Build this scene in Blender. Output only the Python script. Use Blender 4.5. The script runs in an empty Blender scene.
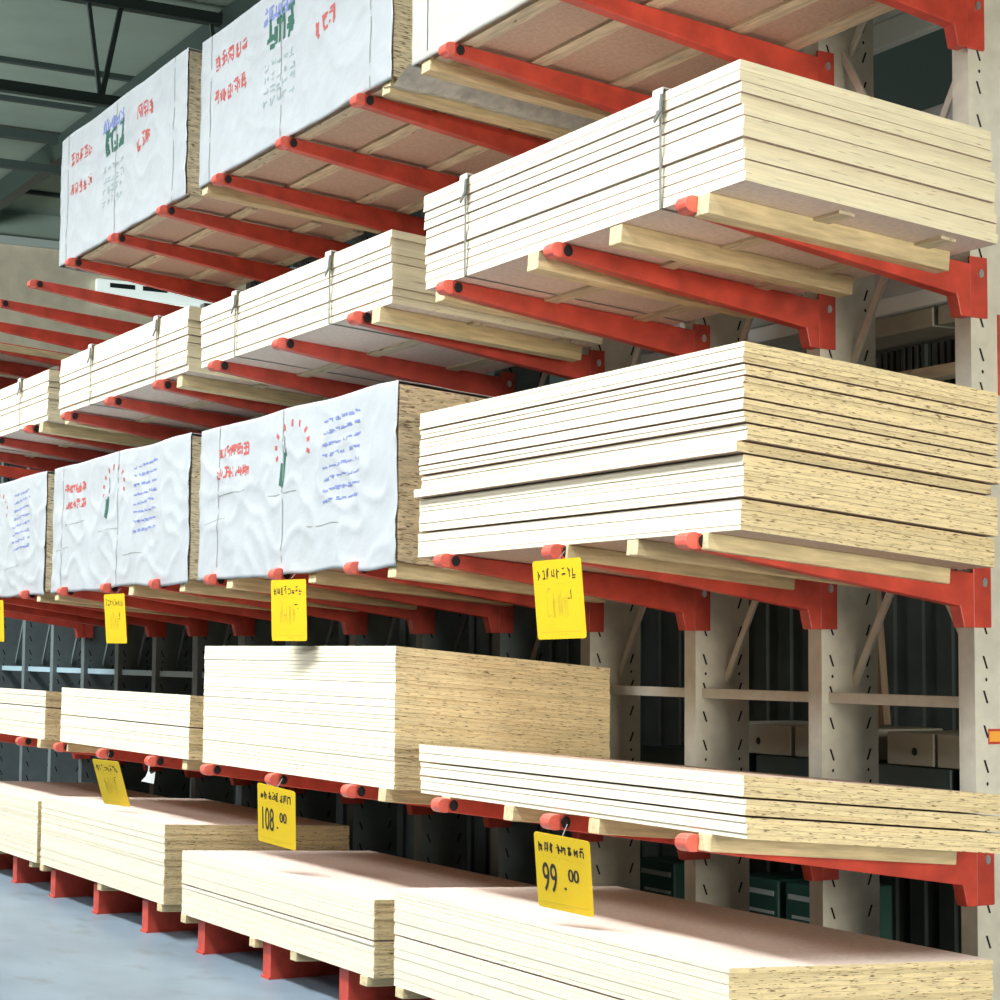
import bpy, math, random
from mathutils import Vector, Matrix, noise

# ---------------------------------------------------------------- camera
SC = bpy.context.scene
COL = SC.collection
cam_data = bpy.data.cameras.new('camera')
cam = bpy.data.objects.new('camera', cam_data)
COL.objects.link(cam)
SC.camera = cam
cam_data.sensor_width = 36.0
cam_data.lens = 1978.4 * 36.0 / 1000.0
cam_data.clip_end = 200
F = Vector((-0.87044935, 0.48610449, 0.07759094))
R = Vector((0.48805983, 0.87277933, 0.00733858))
U = Vector((0.06415245, -0.04425688, 0.99695827))
cam.matrix_world = Matrix(((R.x, U.x, -F.x, 5.687), (R.y, U.y, -F.y, -3.899),
                           (R.z, U.z, -F.z, 1.618), (0, 0, 0, 1)))

# ---------------------------------------------------------------- light
w = bpy.data.worlds.new('world'); SC.world = w; w.use_nodes = True
w.node_tree.nodes['Background'].inputs[0].default_value = (1.0, 0.95, 0.86, 1)
w.node_tree.nodes['Background'].inputs[1].default_value = 0.05

def area(name, loc, target, sx, sy, power, color, spread=180):
    d = bpy.data.lights.new(name, 'AREA'); d.shape = 'RECTANGLE'; d.size = sx; d.size_y = sy
    d.energy = power; d.color = color; d.spread = math.radians(spread)
    o = bpy.data.objects.new(name, d); COL.objects.link(o)
    o.location = loc
    o.rotation_euler = (Vector(target) - Vector(loc)).to_track_quat('-Z', 'Y').to_euler()
    return o
area('skylight_strip_over_aisle', (-4.5, -4.3, 8.3), (-4.5, 0.2, 1.2), 19, 1.4, 1280, (0.93, 0.97, 1.0), 80)
area('high_front_fill', (-4.0, -6.5, 5.6), (-4.0, 0.2, 1.6), 15, 1.2, 190, (0.93, 0.97, 1.0), 80)  # added fill lamp, whitens the stack fronts; no such opening modelled
area('daylight_past_rack_end', (9.0, 0.2, 1.9), (0.0, 0.6, 2.0), 2.6, 2.4, 320, (1.0, 0.95, 0.82), 120)
area('far_ceiling_fill', (-15.0, -9.0, 4.0), (-21.0, 5.0, 8.0), 6, 3, 1000, (0.95, 1.0, 0.96), 120)  # added fill lamp, brightens the ceiling and far wall

SC.view_settings.view_transform = 'Standard'
SC.view_settings.look = 'None'
SC.view_settings.exposure = -0.35
SC.view_settings.gamma = 1.0
SC.view_settings.use_curve_mapping = False

# ---------------------------------------------------------------- materials
def mat(name, col, rough=0.5, metal=0.0, var=0.0, vscale=8.0, stretch=(1, 1, 1), bump=0.0, bscale=40.0, spec=0.5,
        fleck=None, fscale=(1, 1, 1), fthr=(0.62, 0.72), rand=0.0):
    m = bpy.data.materials.new(name); m.use_nodes = True
    nt = m.node_tree; N = nt.nodes; L = nt.links; b = N['Principled BSDF']
    b.inputs['Roughness'].default_value = rough; b.inputs['Metallic'].default_value = metal
    b.inputs['Specular IOR Level'].default_value = spec
    b.inputs['Base Color'].default_value = (*col, 1)
    if not (var or fleck or bump or rand):
        return m
    tc = N.new('ShaderNodeTexCoord'); oi = N.new('ShaderNodeObjectInfo')
    off = N.new('ShaderNodeVectorMath'); off.operation = 'SCALE'
    comb = N.new('ShaderNodeCombineXYZ')
    for k in range(3): L.new(oi.outputs['Random'], comb.inputs[k])
    L.new(comb.outputs[0], off.inputs[0]); off.inputs[3].default_value = 37.0
    add = N.new('ShaderNodeVectorMath'); add.operation = 'ADD'
    L.new(tc.outputs['Object'], add.inputs[0]); L.new(off.outputs[0], add.inputs[1])
    last = None
    rgb = N.new('ShaderNodeRGB'); rgb.outputs[0].default_value = (*col, 1); last = rgb.outputs[0]
    def noise_fac(sc, st, lo, hi, detail=4):
        mp = N.new('ShaderNodeMapping'); mp.inputs['Scale'].default_value = st
        L.new(add.outputs[0], mp.inputs[0])
        n = N.new('ShaderNodeTexNoise'); n.inputs['Scale'].default_value = sc; n.inputs['Detail'].default_value = detail
        L.new(mp.outputs[0], n.inputs[0])
        r = N.new('ShaderNodeMapRange'); r.inputs[1].default_value = lo; r.inputs[2].default_value = hi
        L.new(n.outputs[0], r.inputs[0]); return r.outputs[0]
    if var:
        f = noise_fac(vscale, stretch, 0.3, 0.7)
        hsv = N.new('ShaderNodeMix'); hsv.data_type = 'RGBA'; hsv.blend_type = 'MIX'
        L.new(f, hsv.inputs[0])
        hsv.inputs[6].default_value = (*[max(0, c * (1 - var)) for c in col], 1)
        hsv.inputs[7].default_value = (*[min(1, c * (1 + var)) for c in col], 1)
        last = hsv.outputs[2]
    if fleck:
        f = noise_fac(1.0, fscale, *fthr, detail=2)
        mx = N.new('ShaderNodeMix'); mx.data_type = 'RGBA'
        L.new(f, mx.inputs[0]); L.new(last, mx.inputs[6]); mx.inputs[7].default_value = (*fleck, 1)
        last = mx.outputs[2]
    if rand:
        mr = N.new('ShaderNodeMapRange'); mr.inputs[3].default_value = 1 - rand; mr.inputs[4].default_value = 1 + rand * 0.6
        L.new(oi.outputs['Random'], mr.inputs[0])
        vm = N.new('ShaderNodeVectorMath'); vm.operation = 'SCALE'
        L.new(last, vm.inputs[0]); L.new(mr.outputs[0], vm.inputs[3]); last = vm.outputs[0]
    L.new(last, b.inputs['Base Color'])
    if bump:
        mp = N.new('ShaderNodeMapping'); mp.inputs['Scale'].default_value = stretch
        L.new(add.outputs[0], mp.inputs[0])
        n = N.new('ShaderNodeTexNoise'); n.inputs['Scale'].default_value = bscale; n.inputs['Detail'].default_value = 5
        L.new(mp.outputs[0], n.inputs[0])
        bp = N.new('ShaderNodeBump'); bp.inputs['Strength'].default_value = bump; bp.inputs['Distance'].default_value = 0.01
        L.new(n.outputs[0], bp.inputs['Height']); L.new(bp.outputs[0], b.inputs['Normal'])
    return m

M = {}
M['red'] = mat('red_enamel', (0.56, 0.065, 0.038), 0.42, var=0.22, vscale=9, bump=0.08, bscale=90)
M['red_cap'] = mat('pale_red_enamel', (0.72, 0.13, 0.09), 0.4, var=0.2, vscale=20)  # paler red on arm caps and stand-in end plate
M['hole'] = mat('dark_recess', (0.012, 0.01, 0.01), 0.9)
M['cream'] = mat('cream_enamel', (0.66, 0.63, 0.52), 0.5, var=0.08, vscale=14, bump=0.05, bscale=120)
M['shaded_steel'] = mat('shade_painted_enamel', (0.135, 0.17, 0.17), 0.42, var=0.1, vscale=10)  # shade of the far bays put into the colour of uprights and braces
M['glint_tie'] = mat('glint_painted_enamel', (0.36, 0.52, 0.58), 0.3)  # bluish reflection on the far ties put into the colour
M['steel'] = mat('zinc_steel', (0.7, 0.7, 0.7), 0.35, 0.8)
M['edge'] = mat('chipboard_edge', (0.82, 0.66, 0.37), 0.75, var=0.16, vscale=3, stretch=(3, 3, 40), bump=0.25, bscale=30,
                fleck=(0.20, 0.12, 0.05), fscale=(26, 26, 260), fthr=(0.60, 0.68), rand=0.10)
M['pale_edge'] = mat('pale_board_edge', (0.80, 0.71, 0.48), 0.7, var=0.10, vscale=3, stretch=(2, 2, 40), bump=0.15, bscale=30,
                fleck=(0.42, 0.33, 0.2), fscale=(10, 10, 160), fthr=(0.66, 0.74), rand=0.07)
M['lit_edge'] = mat('lit_board_edge', (0.82, 0.74, 0.55), 0.7, var=0.05, vscale=3, stretch=(2, 2, 40), bump=0.15, bscale=30,
                fleck=(0.55, 0.46, 0.30), fscale=(8, 8, 200), fthr=(0.64, 0.76), rand=0.06)  # paler copy for fronts: the light falling there is put into the colour
M['face'] = mat('chipboard_face', (0.52, 0.37, 0.27), 0.7, var=0.12, vscale=60, bump=0.1, bscale=200)
M['pale_lit_face'] = mat('pale_lit_board_face', (0.74, 0.60, 0.50), 0.7, var=0.10, vscale=50, bump=0.1, bscale=200)  # pale bundle faces; on floor stacks brightness painted in for light on top
M['pack_end'] = mat('chipboard_pack_end', (0.70, 0.57, 0.36), 0.85, var=0.25, vscale=6, stretch=(2, 2, 12), bump=0.6, bscale=20,
                    fleck=(0.22, 0.14, 0.07), fscale=(22, 22, 150), fthr=(0.56, 0.66))
M['wrap'] = mat('white_plastic_wrap', (0.465, 0.49, 0.495), 0.38, var=0.05, vscale=5, bump=0.5, bscale=11)
M['wrap_cream'] = mat('cream_plastic_wrap', (0.62, 0.61, 0.53), 0.4, var=0.05, vscale=5, bump=0.2, bscale=14)
M['film'] = mat('grey_plastic_film', (0.50, 0.50, 0.44), 0.25, var=0.25, vscale=14, bump=0.9, bscale=25)
M['timber'] = mat('sawn_timber', (0.66, 0.53, 0.30), 0.75, var=0.22, vscale=5, stretch=(10, 1.2, 10), bump=0.3, bscale=20)
M['timber_x'] = mat('sawn_batten', (0.62, 0.53, 0.36), 0.75, var=0.22, vscale=5, stretch=(1.2, 10, 10), bump=0.3, bscale=20,
                    fleck=(0.16, 0.12, 0.07), fscale=(9, 40, 40), fthr=(0.68, 0.74))
M['strap'] = mat('steel_strapping', (0.24, 0.25, 0.22), 0.5, 0.2)
M['strap_dark'] = mat('dark_strapping', (0.16, 0.17, 0.16), 0.6)
M['card'] = mat('corner_card', (0.82, 0.82, 0.76), 0.6)
M['yellow'] = mat('yellow_card', (0.74, 0.50, 0.012), 0.5, var=0.03, vscale=10)
M['ink'] = mat('black_ink', (0.03, 0.025, 0.02), 0.6)
M['faint_ink'] = mat('faded_ink', (0.55, 0.42, 0.03), 0.6)
M['red_ink'] = mat('red_print', (0.50, 0.11, 0.09), 0.5)
M['blue_ink'] = mat('blue_print', (0.20, 0.24, 0.50), 0.5)
M['green_ink'] = mat('green_print', (0.04, 0.13, 0.09), 0.5)
M['grey_ink'] = mat('grey_print', (0.30, 0.38, 0.37), 0.5)
M['fold_shade_tone'] = mat('fold_shade_and_strap', (0.27, 0.28, 0.25), 0.6)  # painted shade of wrap folds, also the dark tone of pack straps
M['orange'] = mat('orange_sticker', (0.95, 0.42, 0.06), 0.5)
M['floor'] = mat('sealed_concrete', (0.185, 0.24, 0.285), 0.42, var=0.14, vscale=1.3, stretch=(1, 2.2, 1), bump=0.12, bscale=60,
                 fleck=(0.14, 0.165, 0.17), fscale=(3, 6, 1), fthr=(0.58, 0.78))
M['deck'] = mat('green_grey_roof_deck', (0.34, 0.43, 0.37), 0.7, var=0.06, vscale=2)
M['deck_dark'] = mat('green_grey_purlin', (0.06, 0.085, 0.08), 0.6)
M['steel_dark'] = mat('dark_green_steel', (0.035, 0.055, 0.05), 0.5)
M['far_wall'] = mat('tan_block_wall', (0.74, 0.66, 0.51), 0.85, var=0.12, vscale=4, bump=0.3, bscale=20)
M['pale_trim'] = mat('pale_trim', (0.55, 0.62, 0.60), 0.6)
M['white_paint'] = mat('white_paint', (0.8, 0.82, 0.8), 0.5)
M['window_glow'] = mat('glowing_white_strip', (0.8, 0.85, 0.85), 0.3)
_b = M['window_glow'].node_tree.nodes['Principled BSDF']; _b.inputs['Emission Color'].default_value = (0.85, 1.0, 0.95, 1); _b.inputs['Emission Strength'].default_value = 0.7  # emission added to make the white strip bright
M['glass'] = mat('dark_window_glass', (0.03, 0.035, 0.04), 0.15)
M['dark_metal'] = mat('dark_corrugated_metal', (0.05, 0.062, 0.056), 0.55, var=0.3, vscale=3)
M['brown_wood'] = mat('brown_stained_wood', (0.20, 0.14, 0.085), 0.7, var=0.2, vscale=6, stretch=(8, 8, 1))
M['cardboard'] = mat('pale_cardboard', (0.34, 0.32, 0.25), 0.8, var=0.1, vscale=6)
M['teal'] = mat('teal_plastic', (0.03, 0.10, 0.08), 0.5)

# ---------------------------------------------------------------- mesh helpers
class MB:
    def __init__(s): s.v = []; s.f = []; s.m = []
    def quad(s, pts, mi=0):
        n = len(s.v); s.v += [tuple(p) for p in pts]; s.f.append(tuple(range(n, n + len(pts)))); s.m.append(mi)
    def box(s, x0, x1, y0, y1, z0, z1, mi=0, mtb=None):
        n = len(s.v)
        s.v += [(x0, y0, z0), (x1, y0, z0), (x1, y1, z0), (x0, y1, z0), (x0, y0, z1), (x1, y0, z1), (x1, y1, z1), (x0, y1, z1)]
        tb = mi if mtb is None else mtb
        for f, k in (((0, 3, 2, 1), tb), ((4, 5, 6, 7), tb), ((0, 1, 5, 4), mi), ((1, 2, 6, 5), mi), ((2, 3, 7, 6), mi), ((3, 0, 4, 7), mi)):
            s.f.append(tuple(n + i for i in f)); s.m.append(k)
        return s
    def bar(s, a, b, wd, th, up=(0, 1, 0), mi=0):
        a = Vector(a); b = Vector(b); d = (b - a).normalized(); up = Vector(up)
        side = d.cross(up).normalized() * wd / 2; t = up.normalized() * th / 2
        n = len(s.v)
        for p in (a, b):
            for q in (-side - t, side - t, side + t, -side + t): s.v.append(tuple(p + q))
        for f in ((0, 3, 2, 1), (4, 5, 6, 7), (0, 1, 5, 4), (1, 2, 6, 5), (2, 3, 7, 6), (3, 0, 4, 7)):
            s.f.append(tuple(n + i for i in f)); s.m.append(mi)
        return s
    def prism_x(s, prof, x0, x1, mi=0):   # profile in (y,z) extruded along x
        n = len(s.v); k = len(prof)
        s.v += [(x0, y, z) for y, z in prof] + [(x1, y, z) for y, z in prof]
        s.f.append(tuple(n + i for i in range(k))); s.m.append(mi)
        s.f.append(tuple(n + k + i for i in reversed(range(k)))); s.m.append(mi)
        for i in range(k):
            j = (i + 1) % k
            s.f.append((n + j, n + i, n + k + i, n + k + j)); s.m.append(mi)
        return s
    def mesh(s, name, mats):
        me = bpy.data.meshes.new(name); me.from_pydata(s.v, [], s.f)
        for m_ in mats: me.materials.append(M[m_])
        me.polygons.foreach_set('material_index', s.m)
        me.update(); return me
    def build(s, name, mats, parent=None, loc=None, bevel=0):
        if isinstance(mats, str): mats = [mats]
        o = bpy.data.objects.new(name, s.mesh(name, mats)); COL.objects.link(o)
        if parent: o.parent = parent
        if loc: o.location = loc
        if bevel:
            b = o.modifiers.new('bevel', 'BEVEL'); b.width = bevel; b.segments = 2; b.limit_method = 'ANGLE'
        return o

def tag(o, label, cat, group=None):
    o['label'] = label; o['category'] = cat
    if group: o['group'] = group
    return o
def empty(name, loc, rot=(0, 0, 0)):
    o = bpy.data.objects.new(name, None); COL.objects.link(o); o.location = loc; o.rotation_euler = rot
    o.empty_display_size = 0.1
    return o
def struct(o): o['kind'] = 'structure'; return o
def copy_tree(o, parent=None):
    c = o.copy(); COL.objects.link(c)
    if parent: c.parent = parent
    for ch in list(o.children): copy_tree(ch, c)
    return c

S = 0.914                 # upright spacing
SL = math.atan(0.0847)    # arms rise towards the tip
SLE = math.atan(0.0433)
TIER = {'A': 4.239, 'B': 3.194, 'C': 2.015, 'D': 0.982}
TNAME = {'A': 'topmost tier', 'B': 'second tier from top', 'C': 'middle tier', 'D': 'fourth tier from top', 'E': 'floor tier'}
def arm_top(t, y=0.03): return TIER[t] + 0.028 - 0.0847 * (y)

# ---------------------------------------------------------------- the building
struct(MB().box(-25.2, 14, -14, 9.2, -0.2, 0).build('floor', 'floor'))
CZ = 8.55
struct(MB().box(-25.2, 4, -5, 9.2, CZ, CZ + 0.15).build('ceiling', 'deck'))
struct(MB().box(-25.3, -25.0, -14, 9.2, 0, 8.05).build('wall_left', 'far_wall'))
struct(MB().box(-25.3, -25.05, -14, 9.2, 8.05, CZ).build('trim_1', 'deck'))
struct(MB().box(-25.0, -24.9, -14, 9.2, 8.0, 8.12).build('trim_2', 'pale_trim'))
struct(MB().box(-25.2, 6, 9.2, 9.4, 0, CZ).build('wall_back', 'steel_dark'))
# ribbed dark partition behind the rack
b = MB(); x = -24.9
while x < 1.6:
    b.box(x, x + 0.11, 2.95, 3.0, 0, 3.02); b.box(x + 0.11, x + 0.22, 2.975, 3.0, 0, 3.02); x += 0.22
struct(b.build('wall_rear', 'dark_metal'))
# ceiling purlins
for k, xx in enumerate((-23.5, -22.0, -18.6, -17.0)):
    struct(MB().box(xx - 0.04, xx + 0.04, -5, 9.1, CZ - 0.06, CZ).build('trim_%d' % (k + 3), 'deck_dark'))
def truss(x, z0, z1, y_node, label, matn):
    t = empty('roof_truss', (x, 0, z0)); tag(t, label, 'roof truss')
    MB().box(-0.05, 0.05, -5, 9.1, -0.05, 0.06).build('bottom_chord', matn, t)
    MB().box(-0.06, 0.06, -5, 9.1, z1 - z0 - 0.06, z1 - z0 + 0.06).build('top_chord', matn, t)
    y = y_node - 1.35 * 5
    while y < 8.5:
        MB().bar((0, y, 0), (0, y + 0.20, z1 - z0), 0.05, 0.05, (1, 0, 0)).build('web_bar', matn, t)
        MB().bar((0, y, 0), (0, y - 0.16, z1 - z0), 0.04, 0.04, (1, 0, 0)).build('web_bar', 'deck_dark', t)
        y += 1.35
truss(-14.0, 7.33, 8.40, 2.30, 'dark green steel roof truss crossing the ceiling at the top left corner', 'steel_dark')
truss(-20.0, 8.03, 8.45, 2.6, 'far dark roof truss with a pale bottom chord, low on the ceiling', 'deck_dark')
g = MB().box(-24.9, -9, 3.60, 3.78, 8.18, 8.5).build('ceiling_girder', 'steel_dark')
tag(g, 'dark roof girder running above the rack behind the topmost wrapped packs', 'girder')
# strip window on the far wall, its white parts given an added glow
wf = MB()
wf.box(-24.98, -24.88, 5.74, 8.2, 7.20, 7.58)
for yy in (5.95, 6.50, 7.05, 7.6): wf.box(-24.885, -24.87, yy, yy + 0.42, 7.455, 7.53, 1)
wf.box(-24.885, -24.86, 5.74, 8.2, 7.27, 7.30)
struct(wf.build('window_1', ['window_glow', 'glass']))

# ---------------------------------------------------------------- the rack: one thing; uprights, arms, ties, braces are its parts
NCOL = 20
RACK = empty('cantilever_rack', (0, 0, 0))
tag(RACK, 'long cantilever storage rack with red arms and cream slotted uprights on the blue-grey floor', 'storage rack')
def part(me, name, parent, loc=(0, 0, 0)):
    p = bpy.data.objects.new(name, me); COL.objects.link(p); p.parent = parent; p.location = loc; return p
def column_mesh(zt, paint='cream'):
    b = MB()
    w0, w1, y0, y1 = -0.030, 0.046, 1.30, 1.60
    b.box(w0, w1, y0, y1, 0, zt)
    b.box(w0 - 0.012, w0 + 0.002, y0, y0 + 0.05, 0, zt)
    z = 0.30
    while z < zt - 0.1:
        for (yc, sgn) in ((y0 + 0.052, 1), (y1 - 0.052, -1)):
            h = 0.024; sy = 0.009 * sgn
            b.quad([(w1 + 0.001, yc - sy - 0.005, z + h), (w1 + 0.001, yc + sy - 0.005, z - h),
                    (w1 + 0.001, yc + sy + 0.005, z - h), (w1 + 0.001, yc - sy + 0.005, z + h)][::-1], 1)
        z += 0.130
    z = 0.365
    while z < zt - 0.1:   # small round bolt holes on the side
        if int(z * 100) % 3 == 0:
            for yc in (y0 + 0.056, y1 - 0.056):
                n = 6
                b.quad([(w1 + 0.001, yc + 0.006 * math.cos(a * math.tau / n), z + 0.008 * math.sin(a * math.tau / n)) for a in range(n)], 1)
        z += 0.130
    return b.mesh('upright', [paint, 'hole'])
cm = column_mesh(5.4); cm_shaded = column_mesh(5.4, 'shaded_steel'); cm_low = column_mesh(4.22, 'shaded_steel')
leg_prof = [(-0.02, 0.0), (-0.02, 0.178), (1.32, 0.178 - 0.0433 * 1.32), (1.32, 0.0)]
lm = MB().prism_x(leg_prof, 0.0, 0.10).box(-0.004, 0.104, -0.03, -0.02, 0, 0.012).mesh('base_leg', ['red'])
for i in range(NCOL):
    c = part(cm if i < 4 else cm_shaded if i < 9 else cm_low, 'upright', RACK, (-i * S, 0, 0))
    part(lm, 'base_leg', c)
    if i >= 4: c['label'] = 'upright with the dark bay shade put into its blue-grey colour'
    if i == 0:
        c['label'] = 'upright carrying a small orange sticker'
        b = MB(); b.box(0.0465, 0.048, 1.362, 1.44, 1.293, 1.35, 0); b.box(0.0482, 0.049, 1.367, 1.43, 1.302, 1.341, 1)
        b.build('sticker', ['red', 'orange'], c)
        MB().box(0.0465, 0.06, 1.432, 1.50, 2.62, 2.93).build('stand_in_end_plate', 'red_cap', c)  # plate standing in for an unidentified red-brown strip
for i in range(NCOL - 1):
    x1, x0 = -i * S - 0.03, -(i + 1) * S + 0.046
    MB().box(x0, x1, 1.335, 1.375, 1.425, 1.468).build('tie_bar', 'cream' if i < 5 else 'glint_tie', RACK)
    for k, (za, zb) in enumerate(((1.50, 2.85), (2.85, 4.20), (4.20, 5.35))):
        if i > 5 and k: continue
        hw = (x1 - x0) / 2
        b = MB(); b.bar((-hw, 0.02, 0), (hw, 0.02, zb - za), 0.035, 0.012).bar((hw, -0.02, 0), (-hw, -0.02, zb - za), 0.035, 0.012)
        b.box(-0.03, 0.03, -0.02, 0.02, (zb - za) / 2 - 0.03, (zb - za) / 2 + 0.03)
        b.build('cross_brace', 'cream' if i < 4 else 'shaded_steel', RACK, ((x0 + x1) / 2, 1.45, za))

def arm_proto():
    a = 0.0847
    top = lambda y: 0.028 - a * y
    prof = [(0.02, top(0.02)), (0.02, -0.030), (1.215, -0.205), (1.235, -0.285), (1.285, -0.285), (1.285, top(1.285))]
    r = MB().prism_x(prof[::-1], 0.004, 0.064).build('arm', 'red', RACK, bevel=0.004)
    pr = []
    for k in range(7):
        t = math.pi / 2 + math.pi * k / 6
        pr.append((0.0 + 0.030 * math.cos(t), 0.030 * math.sin(t) - 0.002))
    pr = [(0.022, 0.028)] + pr + [(0.022, -0.032)]
    MB().prism_x(pr, 0.0, 0.068).build('end_cap', 'red_cap', r, bevel=0.003)
    pts = []; n = 10
    for k in range(n):
        t = k * math.tau / n; pts.append((0.048 + 0.020 * math.cos(t), -0.003 + 0.0235 * math.sin(t)))
    MB().prism_x(pts[::-1], 0.0600, 0.0690).build('tip_hole', 'hole', r)
    MB().box(0.047, 0.060, 1.285, 1.375, -0.285, -0.050).build('bracket_plate', 'red', r, bevel=0.004)
    q = MB(); n = 8
    q.prism_x([(1.335 + 0.012 * math.cos(-t * math.tau / n), -0.115 + 0.018 * math.sin(-t * math.tau / n)) for t in range(n)], 0.060, 0.070)
    q.build('bolt', 'steel', r)
    return r
AP = arm_proto()
NARM = {'A': 15, 'B': 13, 'C': 13, 'D': 13}
first = True
for t in 'ABCD':
    for i in range(NARM[t]):
        if first: o = AP; first = False
        else: o = copy_tree(AP, RACK)
        o.location = (-i * S, 0, TIER[t])

# ---------------------------------------------------------------- stacks of loose boards
DEP = 1.14
def rot_pt(base, ang, p):
    return Vector(base) + Matrix.Rotation(-ang, 3, 'X') @ Vector(p)
def runners(parent, xs, z, length=1.10, y0=0.0, wd=0.075, ht=0.06, matn='timber'):
    rnd = random.Random(int(abs(z) * 1000) + len(xs))
    for x in xs:
        yy = y0 + rnd.uniform(-0.01, 0.02)
        b = MB(); b.box(x, x + wd, yy, yy + length, z - ht, z - 0.0005)
        b.build('runner', matn, parent, bevel=0.004)
def loose_stack(xl, xr, yf, z, ang, groups, where, seed, t=0.0175, edge='edge', face='face', run=(), gy=None, gx=None, rht=0.06):
    rnd = random.Random(seed)
    W = xr - xl
    mb = MB().box(0, W, 0, DEP, 0, t - 0.0006, 0, 1); mb.m[2] = 2; mb.m[4] = 2
    me = mb.mesh('particleboard_sheet', [edge, face, 'lit_edge'])
    zz = 0.0; n = 0; total = sum(groups)
    for gi, g_ in enumerate(groups):
        oy = gy[gi] if gy else rnd.uniform(-0.004, 0.006)
        ox = gx[gi] if gx else rnd.uniform(-0.006, 0.006)
        for k in range(g_):
            o = bpy.data.objects.new('particleboard_sheet', me); COL.objects.link(o)
            o.location = rot_pt((xl, yf, z), ang, (ox + rnd.uniform(-0.003, 0.003), oy + rnd.uniform(-0.0015, 0.0015) - zz * math.tan(ang), zz))
            o.rotation_euler = (-ang, 0, rnd.uniform(-0.0006, 0.0006))
            if n == 0:
                tag(o, 'lowest chipboard sheet of the %s' % where, 'board'); runners(o, run, 0, ht=rht)
            elif n == total - 1: tag(o, 'uppermost chipboard sheet of the %s' % where, 'board')
            else: tag(o, 'chipboard sheet inside the %s' % where, 'board')
            o['group'] = 'sheets of the ' + where
            zz += t; n += 1
        zz += 0.0065
    return zz
loose_stack(-2.08, 0.325, 0.030, 2.043, SL, (6, 8, 2, 3, 2, 2, 4, 2, 4), 'tall loose stack with jutting boards on the middle tier', 3,
            gy=(0.02, 0.012, -0.016, 0.010, -0.002, -0.004, 0.0, 0.004, 0.0), gx=(-0.045, -0.02, -0.02, 0, 0, 0, 0, 0, 0),
            run=(0.25, 1.22, 1.70, 2.15))
loose_stack(-2.045, 0.327, 0.030, 1.015, SL, (4, 3, 4), 'low loose stack at right of fourth tier', 5, run=(0.20, 0.75, 1.38, 2.10), t=0.0178)
loose_stack(-4.70, -2.31, 0.030, 1.012, SL, (35,), 'tallest stack, left of centre, fourth tier', 6, t=0.0182, run=(2.25,))
loose_stack(-7.34, -4.90, 0.030, 1.015, SL, (10, 10), 'second low stack from left, fourth tier', 7, t=0.0176, run=(0.05, 2.3))
loose_stack(-10.15, -7.71, 0.030, 1.012, SL, (12, 6), 'low stack cut off at left, fourth tier', 8, t=0.018, run=(2.3,))
loose_stack(-2.095, 0.36, -0.06, 0.190, SLE, (12, 11), 'nearest floor stack at lower right', 9, face='pale_lit_face', t=0.0178, run=(0.02, 1.2, 2.3), rht=0.045)
loose_stack(-4.73, -2.30, -0.06, 0.190, SLE, (9, 10), 'second floor stack, left of the nearest one', 10, face='pale_lit_face', t=0.0177, run=(0.0, 1.0, 1.5, 2.3), rht=0.045)
loose_stack(-7.43, -5.02, -0.06, 0.205, SLE, (25,), 'third floor stack beside the leaning yellow tag', 11, face='pale_lit_face', t=0.0178, run=(0.0, 1.2, 2.3), rht=0.045)
loose_stack(-9.95, -7.52, -0.06, 0.200, SLE, (23,), 'farthest floor stack at the left edge', 12, face='pale_lit_face', t=0.0178, run=(1.2, 2.2), rht=0.045)

# ---------------------------------------------------------------- strapped bundles (second tier)
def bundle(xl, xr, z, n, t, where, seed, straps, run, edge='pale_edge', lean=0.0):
    rnd = random.Random(seed); W = xr - xl
    root = empty('board_bundle', (xl, 0.03, z), (-SL, 0, 0)); tag(root, where, 'board bundle', 'strapped bundles of boards')
    zz = 0
    for k in range(n):
        oy = rnd.uniform(-0.004, 0.005); ox = rnd.uniform(-0.008, 0.008) + lean * (n - k) / n
        oy -= zz * 0.0847
        b = MB(); b.box(ox, W + ox, oy, DEP + oy, zz, zz + t - 0.0010, 0, 1); b.m[2] = 2; b.m[4] = 2
        b.build('board', [edge, 'pale_lit_face', 'lit_edge'], root)
        zz += t + rnd.choice((0, 0.0, 0.0025, 0.004))
    for x in straps:
        s_ = MB(); e = 0.009
        sh = zz * 0.0847
        s_.bar((x + 0.007, -e - 0.001, -0.003), (x + 0.007, -e - 0.001 - sh, zz + 0.002), 0.014, 0.002); s_.bar((x + 0.007, DEP + e + 0.001, -0.003), (x + 0.007, DEP + e + 0.001 - sh, zz + 0.002), 0.014, 0.002)
        s_.box(x, x + 0.014, -e - 0.002 - sh, DEP + e - sh, zz + 0.001, zz + 0.003); s_.box(x, x + 0.014, -e - 0.002, DEP + e, -0.004, -0.002)
        st = s_.build('strap', 'strap', root)
        # card corner and crimp
        c = MB(); e2 = e + sh; c.box(x - 0.035, x + 0.03, -e2 - 0.007, -e2 - 0.003, zz - 0.075, zz + 0.008); c.box(x - 0.035, x + 0.03, -e2 - 0.007, 0.06, zz + 0.005, zz + 0.008)
        c.build('corner_card', 'card', root)
        MB().box(x + 0.022, x + 0.036, -e2 - 0.013, -e2 - 0.006, zz - 0.085, zz - 0.02).bar((x + 0.03, -e2 - 0.010, zz - 0.08), (x - 0.01, -e2 - 0.008, zz - 0.115), 0.014, 0.006).build('strap_crimp', 'strap_dark', root)
    runners(root, run, 0, wd=0.085, ht=0.075)
    for y in (0.45, 0.92): MB().box(0.02, W - 0.02, y, y + 0.07, -0.012, -0.0005).build('batten', 'timber_x', root)
    return root
bundle(-2.07, 0.30, 3.222, 11, 0.0365, 'near bundle of pale boards, strapped twice, at upper right', 21, (0.41, 1.90), (0.14, 0.95, 1.55, 2.12), lean=0.035)
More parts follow.
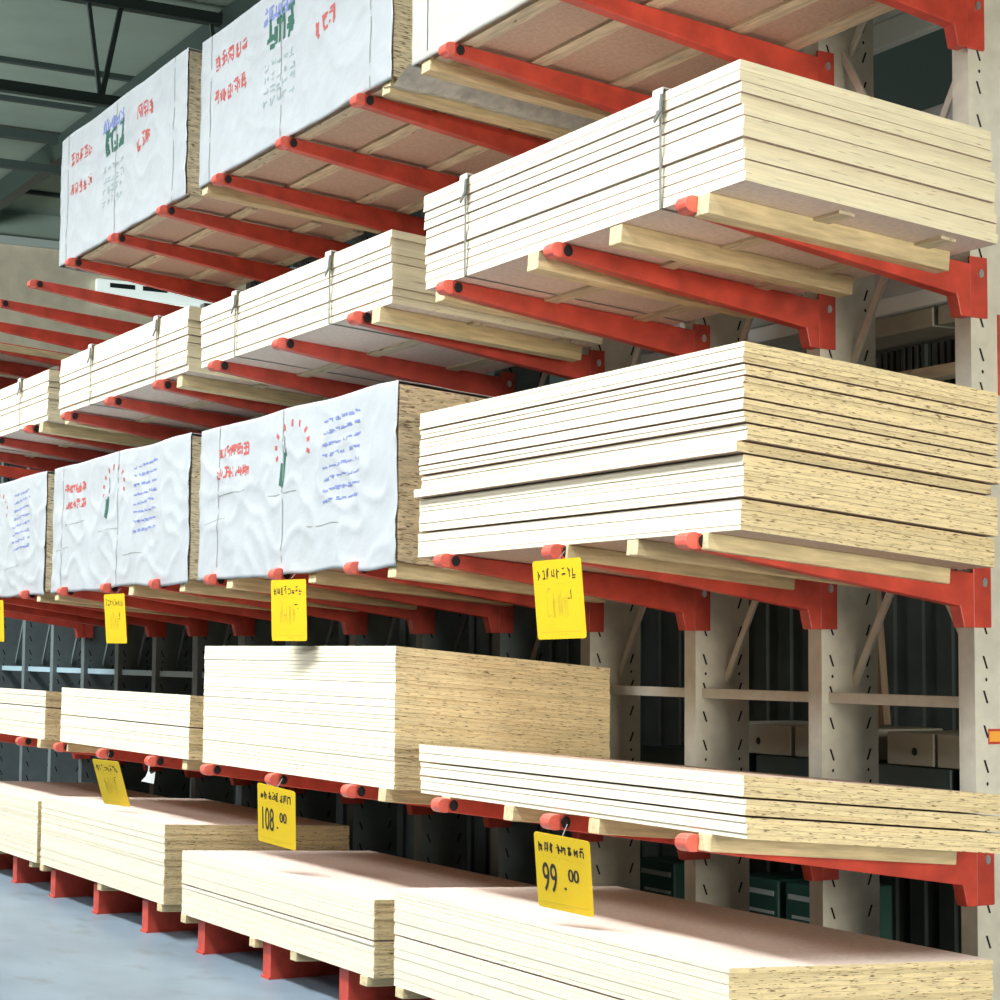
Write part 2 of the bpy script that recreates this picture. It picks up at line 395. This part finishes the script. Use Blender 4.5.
bundle(-4.85, -2.40, 3.218, 9, 0.0375, 'second strapped bundle of pale boards, left of the near bundle', 22, (0.55, 1.79), (2.28,), lean=0.02)
bundle(-7.56, -5.055, 3.230, 9, 0.0405, 'third strapped bundle along, in front of the bare red arms', 23, (0.71, 1.99), (0.1, 2.3))
bundle(-10.30, -7.84, 3.222, 9, 0.0390, 'farthest strapped bundle, cut off by the left edge', 24, (0.5, 1.78), (2.3,))

# ---------------------------------------------------------------- wrapped packs
def glyph_strokes(rnd, u0, v0, w, h, th, n=6):
    out = []
    for k in range(n):
        k2 = rnd.random()
        if k2 < 0.4: v = v0 + h * rnd.random(); a = (u0 + w * rnd.uniform(0, .3), v); b_ = (u0 + w * rnd.uniform(.6, 1), v + h * 0.05)
        elif k2 < 0.75: u = u0 + w * rnd.random(); a = (u, v0 + h * rnd.uniform(0, .3)); b_ = (u, v0 + h * rnd.uniform(.6, 1))
        else: a = (u0 + w * rnd.random(), v0 + h * rnd.random()); b_ = (u0 + w * rnd.random(), v0 + h * rnd.random())
        out.append((a, b_, th))
    return out
def pack(name, xl, xr, z, h, label, seed, prints, straps, amp, sag, wrapm='wrap', run=(), batt=False, wrinkle=3.0, film=False):
    W = xr - xl
    root = empty('wrapped_pack', (xl, 0.03, z), (-SL, 0, 0)); tag(root, label, 'wrapped pack')
    root['group'] = 'plastic wrapped packs of boards'
    bb = MB().box(0.02, W - 0.002, 0.008, DEP, 0, h - 0.012, 0, 1)
    bb.v = [(x_, y_ - z_ * 0.0847, z_) for x_, y_, z_ in bb.v]
    bb.build('board_block', ['pack_end', 'face'], root)
    def disp(u, v):
        p = Vector((u * wrinkle + seed, v * wrinkle * 1.3, seed * 1.7))
        a = noise.noise(p); r = 1 - abs(noise.noise(Vector((u * wrinkle * 1.3 + v * 2.2 + seed, v * wrinkle * 1.5 - u * 1.5, 3.1)))) * 2.2
        return amp * (0.7 * a + 0.9 * max(0, r) ** 3)
    def P(u, v, off=0.0):
        # v from 0 (hem) to 1 (top edge)
        hem = sag * (0.5 + noise.noise(Vector((u * 2.5, seed, 0)))) * (1 - v)
        xr_ = 0.0
        if u > W - 0.08: xr_ = 0.012 * noise.noise(Vector((v * 7, seed, 5)))
        edge_top = 0.012 * noise.noise(Vector((u * 2.0, seed, 9))) * v
        return (u + xr_, -disp(u, v) * min(1, 4 * (1 - v) + 0.15) - off - v * h * 0.0847, -0.012 - hem + v * (h + 0.014) + edge_top)
    nx, nz = 110, 44
    vs = []; fs = []; ms = []
    for j in range(nz + 1):
        for i in range(nx + 1): vs.append(P(W * i / nx, j / nz))
    top0 = len(vs)
    for j in range(1, 9):
        for i in range(nx + 1):
            p = P(W * i / nx, 1.0); yy = j / 8 * (DEP + 0.01)
            vs.append((p[0], p[1] + yy, p[2] + 0.006 * noise.noise(Vector((W * i / nx * 4, yy * 4, seed)))))
    rows = nz + 1 + 8
    for j in range(rows - 1):
        for i in range(nx):
            a = j * (nx + 1) + i; fs.append((a, a + 1, a + nx + 2, a + nx + 1)); ms.append(0)
    m_ = MB(); m_.v = vs; m_.f = fs; m_.m = ms
    # left end flap
    for j in range(nz):
        a = P(0, j / nz); b_ = P(0, (j + 1) / nz)
        m_.quad([(a[0], DEP - 0.06, a[2]), a, b_, (b_[0], DEP - 0.06, b_[2])])
    wr = m_.build('wrapping', wrapm, root)
    for p in wr.data.polygons: p.use_smooth = True
    sd = wr.modifiers.new('thickness', 'SOLIDIFY'); sd.thickness = 0.002; sd.offset = 1
    for x in straps:
        b = MB(); ns = 26
        for j in range(ns):
            if noise.noise(Vector((x * 9, j * 0.7, seed))) > 0.42: continue
            a = P(x, j / ns, 0.003); c = P(x, (j + 1) / ns, 0.003); ww = 0.0045
            b.quad([(a[0] - ww, a[1] - .001, a[2]), (a[0] + ww, a[1] - .001, a[2]), (c[0] + ww, c[1] - .001, c[2]), (c[0] - ww, c[1] - .001, c[2])])
        b.build('strap', 'fold_shade_tone' if wrapm == 'wrap' else 'strap_dark', root)
    # prints and dark-drawn fold shade: (material, [strokes])
    for mn, strokes in prints:
        b = MB()
        for (a, c, th) in strokes:
            du, dv = c[0] - a[0], c[1] - a[1]; L_ = math.hypot(du, dv) or 1e-4
            nu, nv = -dv / L_ * th / 2, du / L_ * th / 2
            ns = max(1, int(L_ / 0.04))
            for k in range(ns):
                q = []
                for (tt, sg) in ((k / ns, -1), (( k + 1) / ns, -1), ((k + 1) / ns, 1), (k / ns, 1)):
                    u = a[0] + du * tt + nu * sg; zv = a[1] + dv * tt + nv * sg
                    v = zv / h
                    pp = P(u, v, 0.0035)
                    q.append(pp)
                b.quad(q)
        if b.f: b.build('print_or_fold_mark', mn, root)
    for x in run:
        MB().box(x, x + 0.085, 0.01, 1.13, -0.07, -0.001).build('runner', 'timber', root, bevel=0.004)
    if batt:
        for y in (0.03, 0.38, 0.80, 1.08):
            MB().box(0.03, W - 0.01, y, y + 0.075, -0.016, -0.0005).build('batten', 'timber_x', root)
    if film:
        b = MB(); n = 16
        for k in range(n):
            y0, y1 = k / n * 1.1, (k + 1) / n * 1.1
            f_ = lambda y, q: (q[0] + 0.01 * noise.noise(Vector((y * 5, q[0], 2))), y, q[1] + 0.012 * noise.noise(Vector((y * 6, 1, q[0] * 3))))
            pts = ((W - 0.10, -0.03), (W + 0.03, -0.05), (W + 0.10, -0.02), (W + 0.17, 0.01))
            for a, c in zip(pts[:-1], pts[1:]): b.quad([f_(y0, a), f_(y0, c), f_(y1, c), f_(y1, a)])
        b.build('loose_film', 'film', root)
    return root

def top_pack_prints(seed, W, h):
    rnd = random.Random(seed); reds = []
    for row in (0.60, 0.40):
        r_ = []
        for k in range(5): r_ += glyph_strokes(rnd, 0.22 + k * 0.10, row * h / 0.82, 0.08, 0.085, 0.011, 7)
        reds.append(('red_ink', r_))
    r_ = []
    for k in range(3): r_ += glyph_strokes(rnd, 1.62 + k * 0.10, 0.74 * h - 0.01 * k, 0.08, 0.10, 0.013, 6)
    reds.append(('red_ink', r_)); r_ = []
    for k in range(3): r_ += glyph_strokes(rnd, 1.62 + k * 0.08, 0.50 * h + 0.015 * k, 0.08, 0.10, 0.014, 6)
    reds.append(('red_ink', r_))
    blue = []
    for k in range(5): blue += glyph_strokes(rnd, 0.93 + k * 0.085, 0.80 * h, 0.09, 0.10, 0.013, 8)
    green = []
    for k in range(3): green += glyph_strokes(rnd, 0.98 + k * 0.13, 0.63 * h, 0.12, 0.16, 0.028, 6)
    grey = []
    for r in range(4):
        for k in range(5): grey += glyph_strokes(rnd, 0.95 + k * 0.085, (0.50 - 0.08 * r) * h, 0.075, 0.045, 0.009, 3)
    return reds + [('blue_ink', blue), ('green_ink', green), ('grey_ink', grey)]
pack('A1', -2.195, 0.30, 4.285, 0.80, 'cream-fronted wrapped pack at the top, cut off by the photo edge', 4.3, [], (0.16, 1.9), 0.004, 0.01, 'wrap_cream', (0.08,), True)
pack('A2', -4.90, -2.40, 4.285, 0.82, 'big white wrapped pack with red, blue and green print, topmost tier', 1.7, top_pack_prints(5, 2.5, 0.82), (0.16, 1.185, 2.27), 0.005, 0.012, 'wrap', (0.02, 2.38), True, film=True)
pack('A3', -7.63, -5.13, 4.285, 0.86, 'farthest white printed pack on the topmost tier, against the green ceiling', 2.9, top_pack_prints(8, 2.5, 0.86), (0.16, 1.2, 2.28), 0.006, 0.012, 'wrap', (), True)

def mid_pack_prints(seed, x0=0.0):
    rnd = random.Random(seed)
    red = []
    for row in (0.64, 0.53):
        for k in range(5): red += glyph_strokes(rnd, 0.27 + k * 0.09, row - 0.012 * k * 0, 0.09, 0.06, 0.012, 7)
    for k in range(9):
        a = math.radians(200 - k * 27); cx, cz = 1.30, 0.62
        u, v = cx + 0.20 * math.cos(a), cz + 0.10 * math.sin(a)
        red.append(((u, v), (u + 0.03 * math.cos(a), v + 0.035 * math.sin(a)), 0.022))
    green = [((1.20, 0.60), (1.17, 0.43), 0.028), ((1.17, 0.55), (1.15, 0.44), 0.045), ((1.22, 0.58), (1.20, 0.68), 0.010)]
    blue = []
    for r in range(8):
        for k in range(6): blue += glyph_strokes(rnd, 1.68 + k * 0.07, 0.70 - r * 0.055 + 0.004 * k, 0.075, 0.016, 0.007, 4)
    fold_shade_tone = []
    for (u, v, n) in ((0.30, 0.41, 5), (1.0, 0.38, 4), (0.1, 0.28, 3), (1.5, 0.20, 4)):
        v += rnd.uniform(-0.03, 0.03); pts = [(u, v)]
        for _ in range(n): u += rnd.uniform(0.06, 0.12); v += rnd.uniform(-0.006, 0.010); pts.append((u, v))
        for a, c in zip(pts[:-1], pts[1:]): fold_shade_tone.append((a, c, 0.0035))
    return [('red_ink', red), ('green_ink', green), ('blue_ink', blue), ('fold_shade_tone', fold_shade_tone)]
pack('C2', -4.79, -2.30, 2.030, 0.815, 'nearest crinkled white wrapped pack, centre of the middle tier', 6.1, mid_pack_prints(2), (0.29, 1.18), 0.010, 0.020, 'wrap', (0.4, 1.5, 2.39), wrinkle=2.6)
pack('C3', -7.62, -4.96, 2.030, 0.825, 'second crinkled white wrapped pack, left of the centre one', 9.4, mid_pack_prints(12), (0.22, 1.39), 0.010, 0.020, 'wrap', (0.05, 1.6, 2.5), wrinkle=2.6)
pack('C4', -10.30, -7.80, 2.030, 0.825, 'crinkled white wrapped pack cut off by the left edge', 12.2, mid_pack_prints(31), (0.3, 1.25), 0.010, 0.020, 'wrap', (2.3,), wrinkle=2.6)

# ---------------------------------------------------------------- planks on the far bare arms
for k, (x, yy) in enumerate(((-10.95, 0.25), (-12.2, 0.5))):
    o = MB().box(-0.05, 0.05, 0, 1.0, 0, 0.06).build('timber_bearer', 'timber', None, (x, yy, arm_top('A', yy) - 0.07), bevel=0.004)
    o.rotation_euler = (-SL, 0, 0)
    tag(o, ['pale timber bearer left between the bare red topmost arms', 'short timber bearer among the farthest topmost arms'][k], 'timber')
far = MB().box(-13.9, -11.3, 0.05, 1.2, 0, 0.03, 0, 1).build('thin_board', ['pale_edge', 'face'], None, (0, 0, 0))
far.location = (0, 0.0, arm_top('A', 0.0) + 0.001); far.rotation_euler = (-SL, 0, 0)
tag(far, 'thin board lying on the farthest topmost arms', 'board')

# ---------------------------------------------------------------- price tags
def text_mesh(s, size):
    c = bpy.data.curves.new('t', 'FONT'); c.body = s; c.size = size
    o = bpy.data.objects.new('t', c); COL.objects.link(o)
    dg = bpy.context.evaluated_depsgraph_get()
    me = bpy.data.meshes.new_from_object(o.evaluated_get(dg)); bpy.data.objects.remove(o); return me
def put_text(s, size, x, y, root, matn, name, sx=1.0, embolden=0.0):
    me = text_mesh(s, size); me.materials.clear(); me.materials.append(M[matn])
    x0 = min(v.co.x for v in me.vertices)
    for v in me.vertices: v.co.x = (v.co.x - x0) * sx
    o = bpy.data.objects.new(name, me); COL.objects.link(o); o.parent = root; o.location = (x, y, 0.0022)
    if embolden:
        c2 = o.copy(); c2.location.x += embolden; c2.location.z += 0.0002
        COL.objects.link(c2)
    return o
def price_tag(X, z, yaw, roll, W, tilt, label, big=None, sup=None, head=2, faint=False, seed=1, Y=-0.065, hx=0.0):
    r = Vector((math.cos(yaw), math.sin(yaw), 0)); n = Vector((math.sin(yaw), -math.cos(yaw), 0)); u = Vector((0, 0, 1))
    u2 = u * math.cos(tilt) + n * math.sin(tilt)
    rr = r * math.cos(roll) + u2 * math.sin(roll); uu = -r * math.sin(roll) + u2 * math.cos(roll); nn = rr.cross(uu)
    root = empty('price_tag', (0, 0, 0))
    root.matrix_world = Matrix(((rr.x, uu.x, nn.x, X), (rr.y, uu.y, nn.y, Y), (rr.z, uu.z, nn.z, z), (0, 0, 0, 1)))
    tag(root, label, 'price tag', 'yellow price tags')
    b = MB(); H_ = 0.15; w2 = W / 2; rc = 0.012; pts = []
    for cx, cy, a0 in ((w2 - rc, H_ - rc, 0), (-w2 + rc, H_ - rc, 90), (-w2 + rc, -H_ + rc, 180), (w2 - rc, -H_ + rc, 270)):
        for k in range(4):
            a = math.radians(a0 + 30 * k); pts.append((cx + rc * math.cos(a), cy + rc * math.sin(a)))
    b.quad([(x, y, 0.001) for x, y in pts]); b.quad([(x, y, -0.001) for x, y in reversed(pts)])
    for k in range(len(pts)):
        a, c = pts[k], pts[(k + 1) % len(pts)]
        b.quad([(a[0], a[1], -0.001), (c[0], c[1], -0.001), (c[0], c[1], 0.001), (a[0], a[1], 0.001)])
    b.build('card', 'yellow', root)
    MB().bar((hx - 0.002, H_ - 0.012, 0.0), (hx, H_ + 0.03, -0.045), 0.004, 0.003, (0, 0, 1)).build('hook_wire', 'strap_dark', root)
    rnd = random.Random(seed)
    def strokes(x0, x1, y0, hh, n, th, matn, ns=5):
        s_ = MB(); cw = (x1 - x0) / n
        for k in range(n):
            for (a, c, t_) in glyph_strokes(rnd, x0 + k * cw, y0, cw * 0.8, hh, th, ns):
                s_.bar((a[0], a[1], 0.0016), (c[0] + 1e-4, c[1], 0.0016), t_, 0.0006, (0, 0, 1))
        s_.build('print_or_fold_mark', matn, root)
    im = 'faint_ink' if faint else 'ink'
    strokes(-w2 * 0.85, w2 * 0.80, H_ - 0.075, 0.042, 8, 0.0045, 'ink', head)
    strokes(-w2 * 0.75, w2 * 0.70, H_ - 0.092, 0.005, 10, 0.0022, 'faint_ink', 1)
    MB().box(-w2 * 0.85, w2 * 0.85, -H_ + 0.026, -H_ + 0.028, 0.001, 0.0016).build('printed_line', 'faint_ink', root)
    strokes(-w2 * 0.1, w2 * 0.3, -H_ + 0.014, 0.007, 4, 0.002, 'faint_ink', 2)
    if big:
        put_text(big, 0.165, -w2 * 0.76, -0.080, root, im, 'printed_price', 0.40 if len(big) == 2 else 0.36, 0.0015)
        put_text('.', 0.09, w2 * 0.0, -0.062, root, im, 'printed_price', 1.0)
        put_text(sup, 0.072, w2 * 0.16, -0.025, root, im, 'printed_price', 0.66, 0.003)
    else:
        strokes(-w2 * 0.5, w2 * 0.4, -0.075, 0.115, 4, 0.0030, 'faint_ink', 5)
        strokes(w2 * 0.3, w2 * 0.6, -0.005, 0.045, 1, 0.0040, 'ink', 3)
    return root
price_tag(-0.672, 0.806, 0.459, -0.11, 0.242, 0.292, 'yellow price tag reading 99.00 above the nearest floor stack', '99', '00', head=6, seed=3)
price_tag(-3.404, 0.815, 0.418, -0.148, 0.249, 0.203, 'yellow price tag reading 108 under the tallest stack', '108', '00', head=6, seed=4)
price_tag(-5.969, 0.825, 0.43, -0.05, 0.227, 0.402, 'slanted yellow price tag hanging over the third floor stack', None, None, head=3, faint=True, seed=5)
price_tag(-0.716, 1.826, 0.119, 0.019, 0.299, 0.086, 'yellow price tag under the tall loose stack on the middle tier', None, None, head=3, faint=True, seed=6)
price_tag(-3.293, 1.824, 0.198, -0.004, 0.301, 0.043, 'yellow price tag under the nearest crinkled wrapped pack', None, None, head=4, faint=True, seed=7)
price_tag(-5.959, 1.815, 0.1, -0.001, 0.301, 0.083, 'narrow-looking yellow price tag under the second crinkled wrapped pack', None, None, head=3, faint=True, seed=8)
price_tag(-8.745, 1.835, 0.232, -0.035, 0.299, 0.078, 'yellow price tag cut off by the left edge of the photo', None, None, head=3, faint=True, seed=9)
s_ = MB(); s_.quad([(-0.13, 0, -0.03), (0.04, 0.02, -0.035), (0.12, 0.0, 0.04), (0.04, 0.0, 0.02), (0.0, 0.0, 0.045), (-0.04, 0.0, 0.005)])
s_.bar((0.0, 0, 0.02), (0.02, 0, 0.09), 0.006, 0.003)
o = s_.build('plastic_scrap', 'white_paint', None, (-5.66, 0.06, 0.872))
sd = o.modifiers.new('thickness', 'SOLIDIFY'); sd.thickness = 0.002
tag(o, 'small torn scrap of white plastic hanging in the dark under the fourth tier', 'plastic scrap')

# ---------------------------------------------------------------- goods seen through the rack
def thing_box(name, x0, x1, y0, y1, z0, z1, matn, label, cat, group=None, bevel=0.006):
    o = MB().box(0, x1 - x0, 0, y1 - y0, 0, z1 - z0).build(name, matn, None, (x0, y0, z0), bevel=bevel)
    return tag(o, label, cat, group)
# the rear side of the double rack
root = empty('rear_beam', (-3.2, 1.75, 4.31)); tag(root, 'pale grooved beam on the rear side, seen at the top right corner', 'beam')
MB().box(0, 3.0, 0, 0.05, 0, 0.115).build('beam_web', 'pale_trim', root, bevel=0.004)
MB().box(0, 3.0, -0.012, 0.06, 0.12, 0.15).build('beam_flange', 'pale_trim', root)
root = empty('rear_pack', (-3.0, 1.75, 3.19)); tag(root, 'pale wrapped pack on the rear side, behind the near strapped bundle', 'wrapped pack')
MB().box(0, 3.4, 0, 1.1, 0.0, 0.78).build('wrapping', 'wrap', root, bevel=0.02)
MB().box(0.02, 3.38, 0.02, 1.08, -0.07, -0.001).build('pallet_board', 'white_paint', root)
for k, x in enumerate((-1.55, -0.70, 0.15)):
    thing_box('cardboard_carton', x, x + 0.82, 1.80, 2.5, 3.03, 3.115, 'cardboard', 'flat pale carton behind the upper right gap, under the rear pack', 'carton', 'flat cartons under the rear pack')
thing_box('timber_plank', -1.6, 0.6, 1.76, 1.86, 2.80, 2.852, 'timber_x', 'pale plank lying across behind the tall loose stack', 'plank')
for k in range(7):
    o = MB(); 
    for j in range(4): o.box(j * 0.045, j * 0.045 + 0.024, 0, 0.03, 0, 0.98)
    o.box(0, 0.17, 0.02, 0.035, 0, 0.98)
    q = o.build('ribbed_sheet', 'dark_metal', None, (-1.55 + k * 0.19, 2.0 + 0.02 * (k % 2), 2.03))
    tag(q, 'dark ribbed metal sheet standing behind the upper right gap', 'metal sheet', 'dark ribbed sheets behind the rack')
thing_box('rear_shelf_beam', -3.4, 0.8, 1.95, 2.05, 1.96, 2.03, 'steel_dark', 'dark rear shelf beam carrying the ribbed metal sheets', 'shelf beam')
for k in range(3):
    o = MB().box(-0.05, 0.05, -0.02, 0.02, 0, 1.35).build('leaning_plank', 'brown_wood', None, (-1.80 + 0.14 * k, 2.1 + 0.03 * k, 1.30))
    o.rotation_euler = (0, -0.16 + 0.03 * k, 0)
    tag(o, 'brown plank leaning in the dark middle bay behind the uprights', 'plank', 'brown planks leaning behind the uprights')
for k, (x, wd) in enumerate(((-2.35, 0.62), (-1.70, 0.45), (-1.05, 0.30), (-0.73, 0.55), (-0.15, 0.5))):
    o = thing_box('cardboard_carton', x, x + wd, 1.80, 2.3, 1.155, 1.295, 'cardboard', ['pale carton behind the uprights, leftmost of the rear row', 'pale carton second from left in the rear row behind the uprights',
        'small pale carton in the middle of the rear row', 'pale carton with a dark hand hole behind the near bay', 'pale carton at the right end of the rear row'][k], 'carton', 'cartons on the rear shelf')
    n = 10; h = MB(); h.quad([(wd * 0.6 + 0.018 * math.cos(-a * math.tau / n), -0.0015, 0.06 + 0.018 * math.sin(-a * math.tau / n)) for a in range(n)])
    h.build('hand_hole', 'hole', o)
for k, (x, wd) in enumerate(((-3.0, 0.9), (-2.0, 0.75), (-1.15, 0.5), (-0.6, 0.9))):
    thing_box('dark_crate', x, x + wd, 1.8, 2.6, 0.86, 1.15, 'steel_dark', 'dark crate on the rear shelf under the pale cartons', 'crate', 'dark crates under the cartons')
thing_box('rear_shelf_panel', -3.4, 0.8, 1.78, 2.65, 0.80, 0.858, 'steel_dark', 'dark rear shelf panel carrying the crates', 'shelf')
for k, x in enumerate((-3.62, -2.70, -2.30)):
    t = empty('plastic_crate', (x, 2.2, 0.0)); tag(t, ['teal plastic crate in the dark behind the fourth tier, leftmost', 'teal plastic crate in the dark, middle of three', 'teal plastic crate in the dark, rightmost of three'][k], 'crate', 'teal crates behind the rack')
    MB().box(0, 0.34, 0, 0.4, 0, 0.50).build('crate_body', 'teal', t, bevel=0.01)
    MB().box(0.03, 0.31, -0.006, -0.001, 0.42, 0.445).build('rail', 'pale_trim', t)
    MB().box(0.06, 0.31, -0.006, -0.001, 0.33, 0.345).build('rail', 'pale_trim', t)
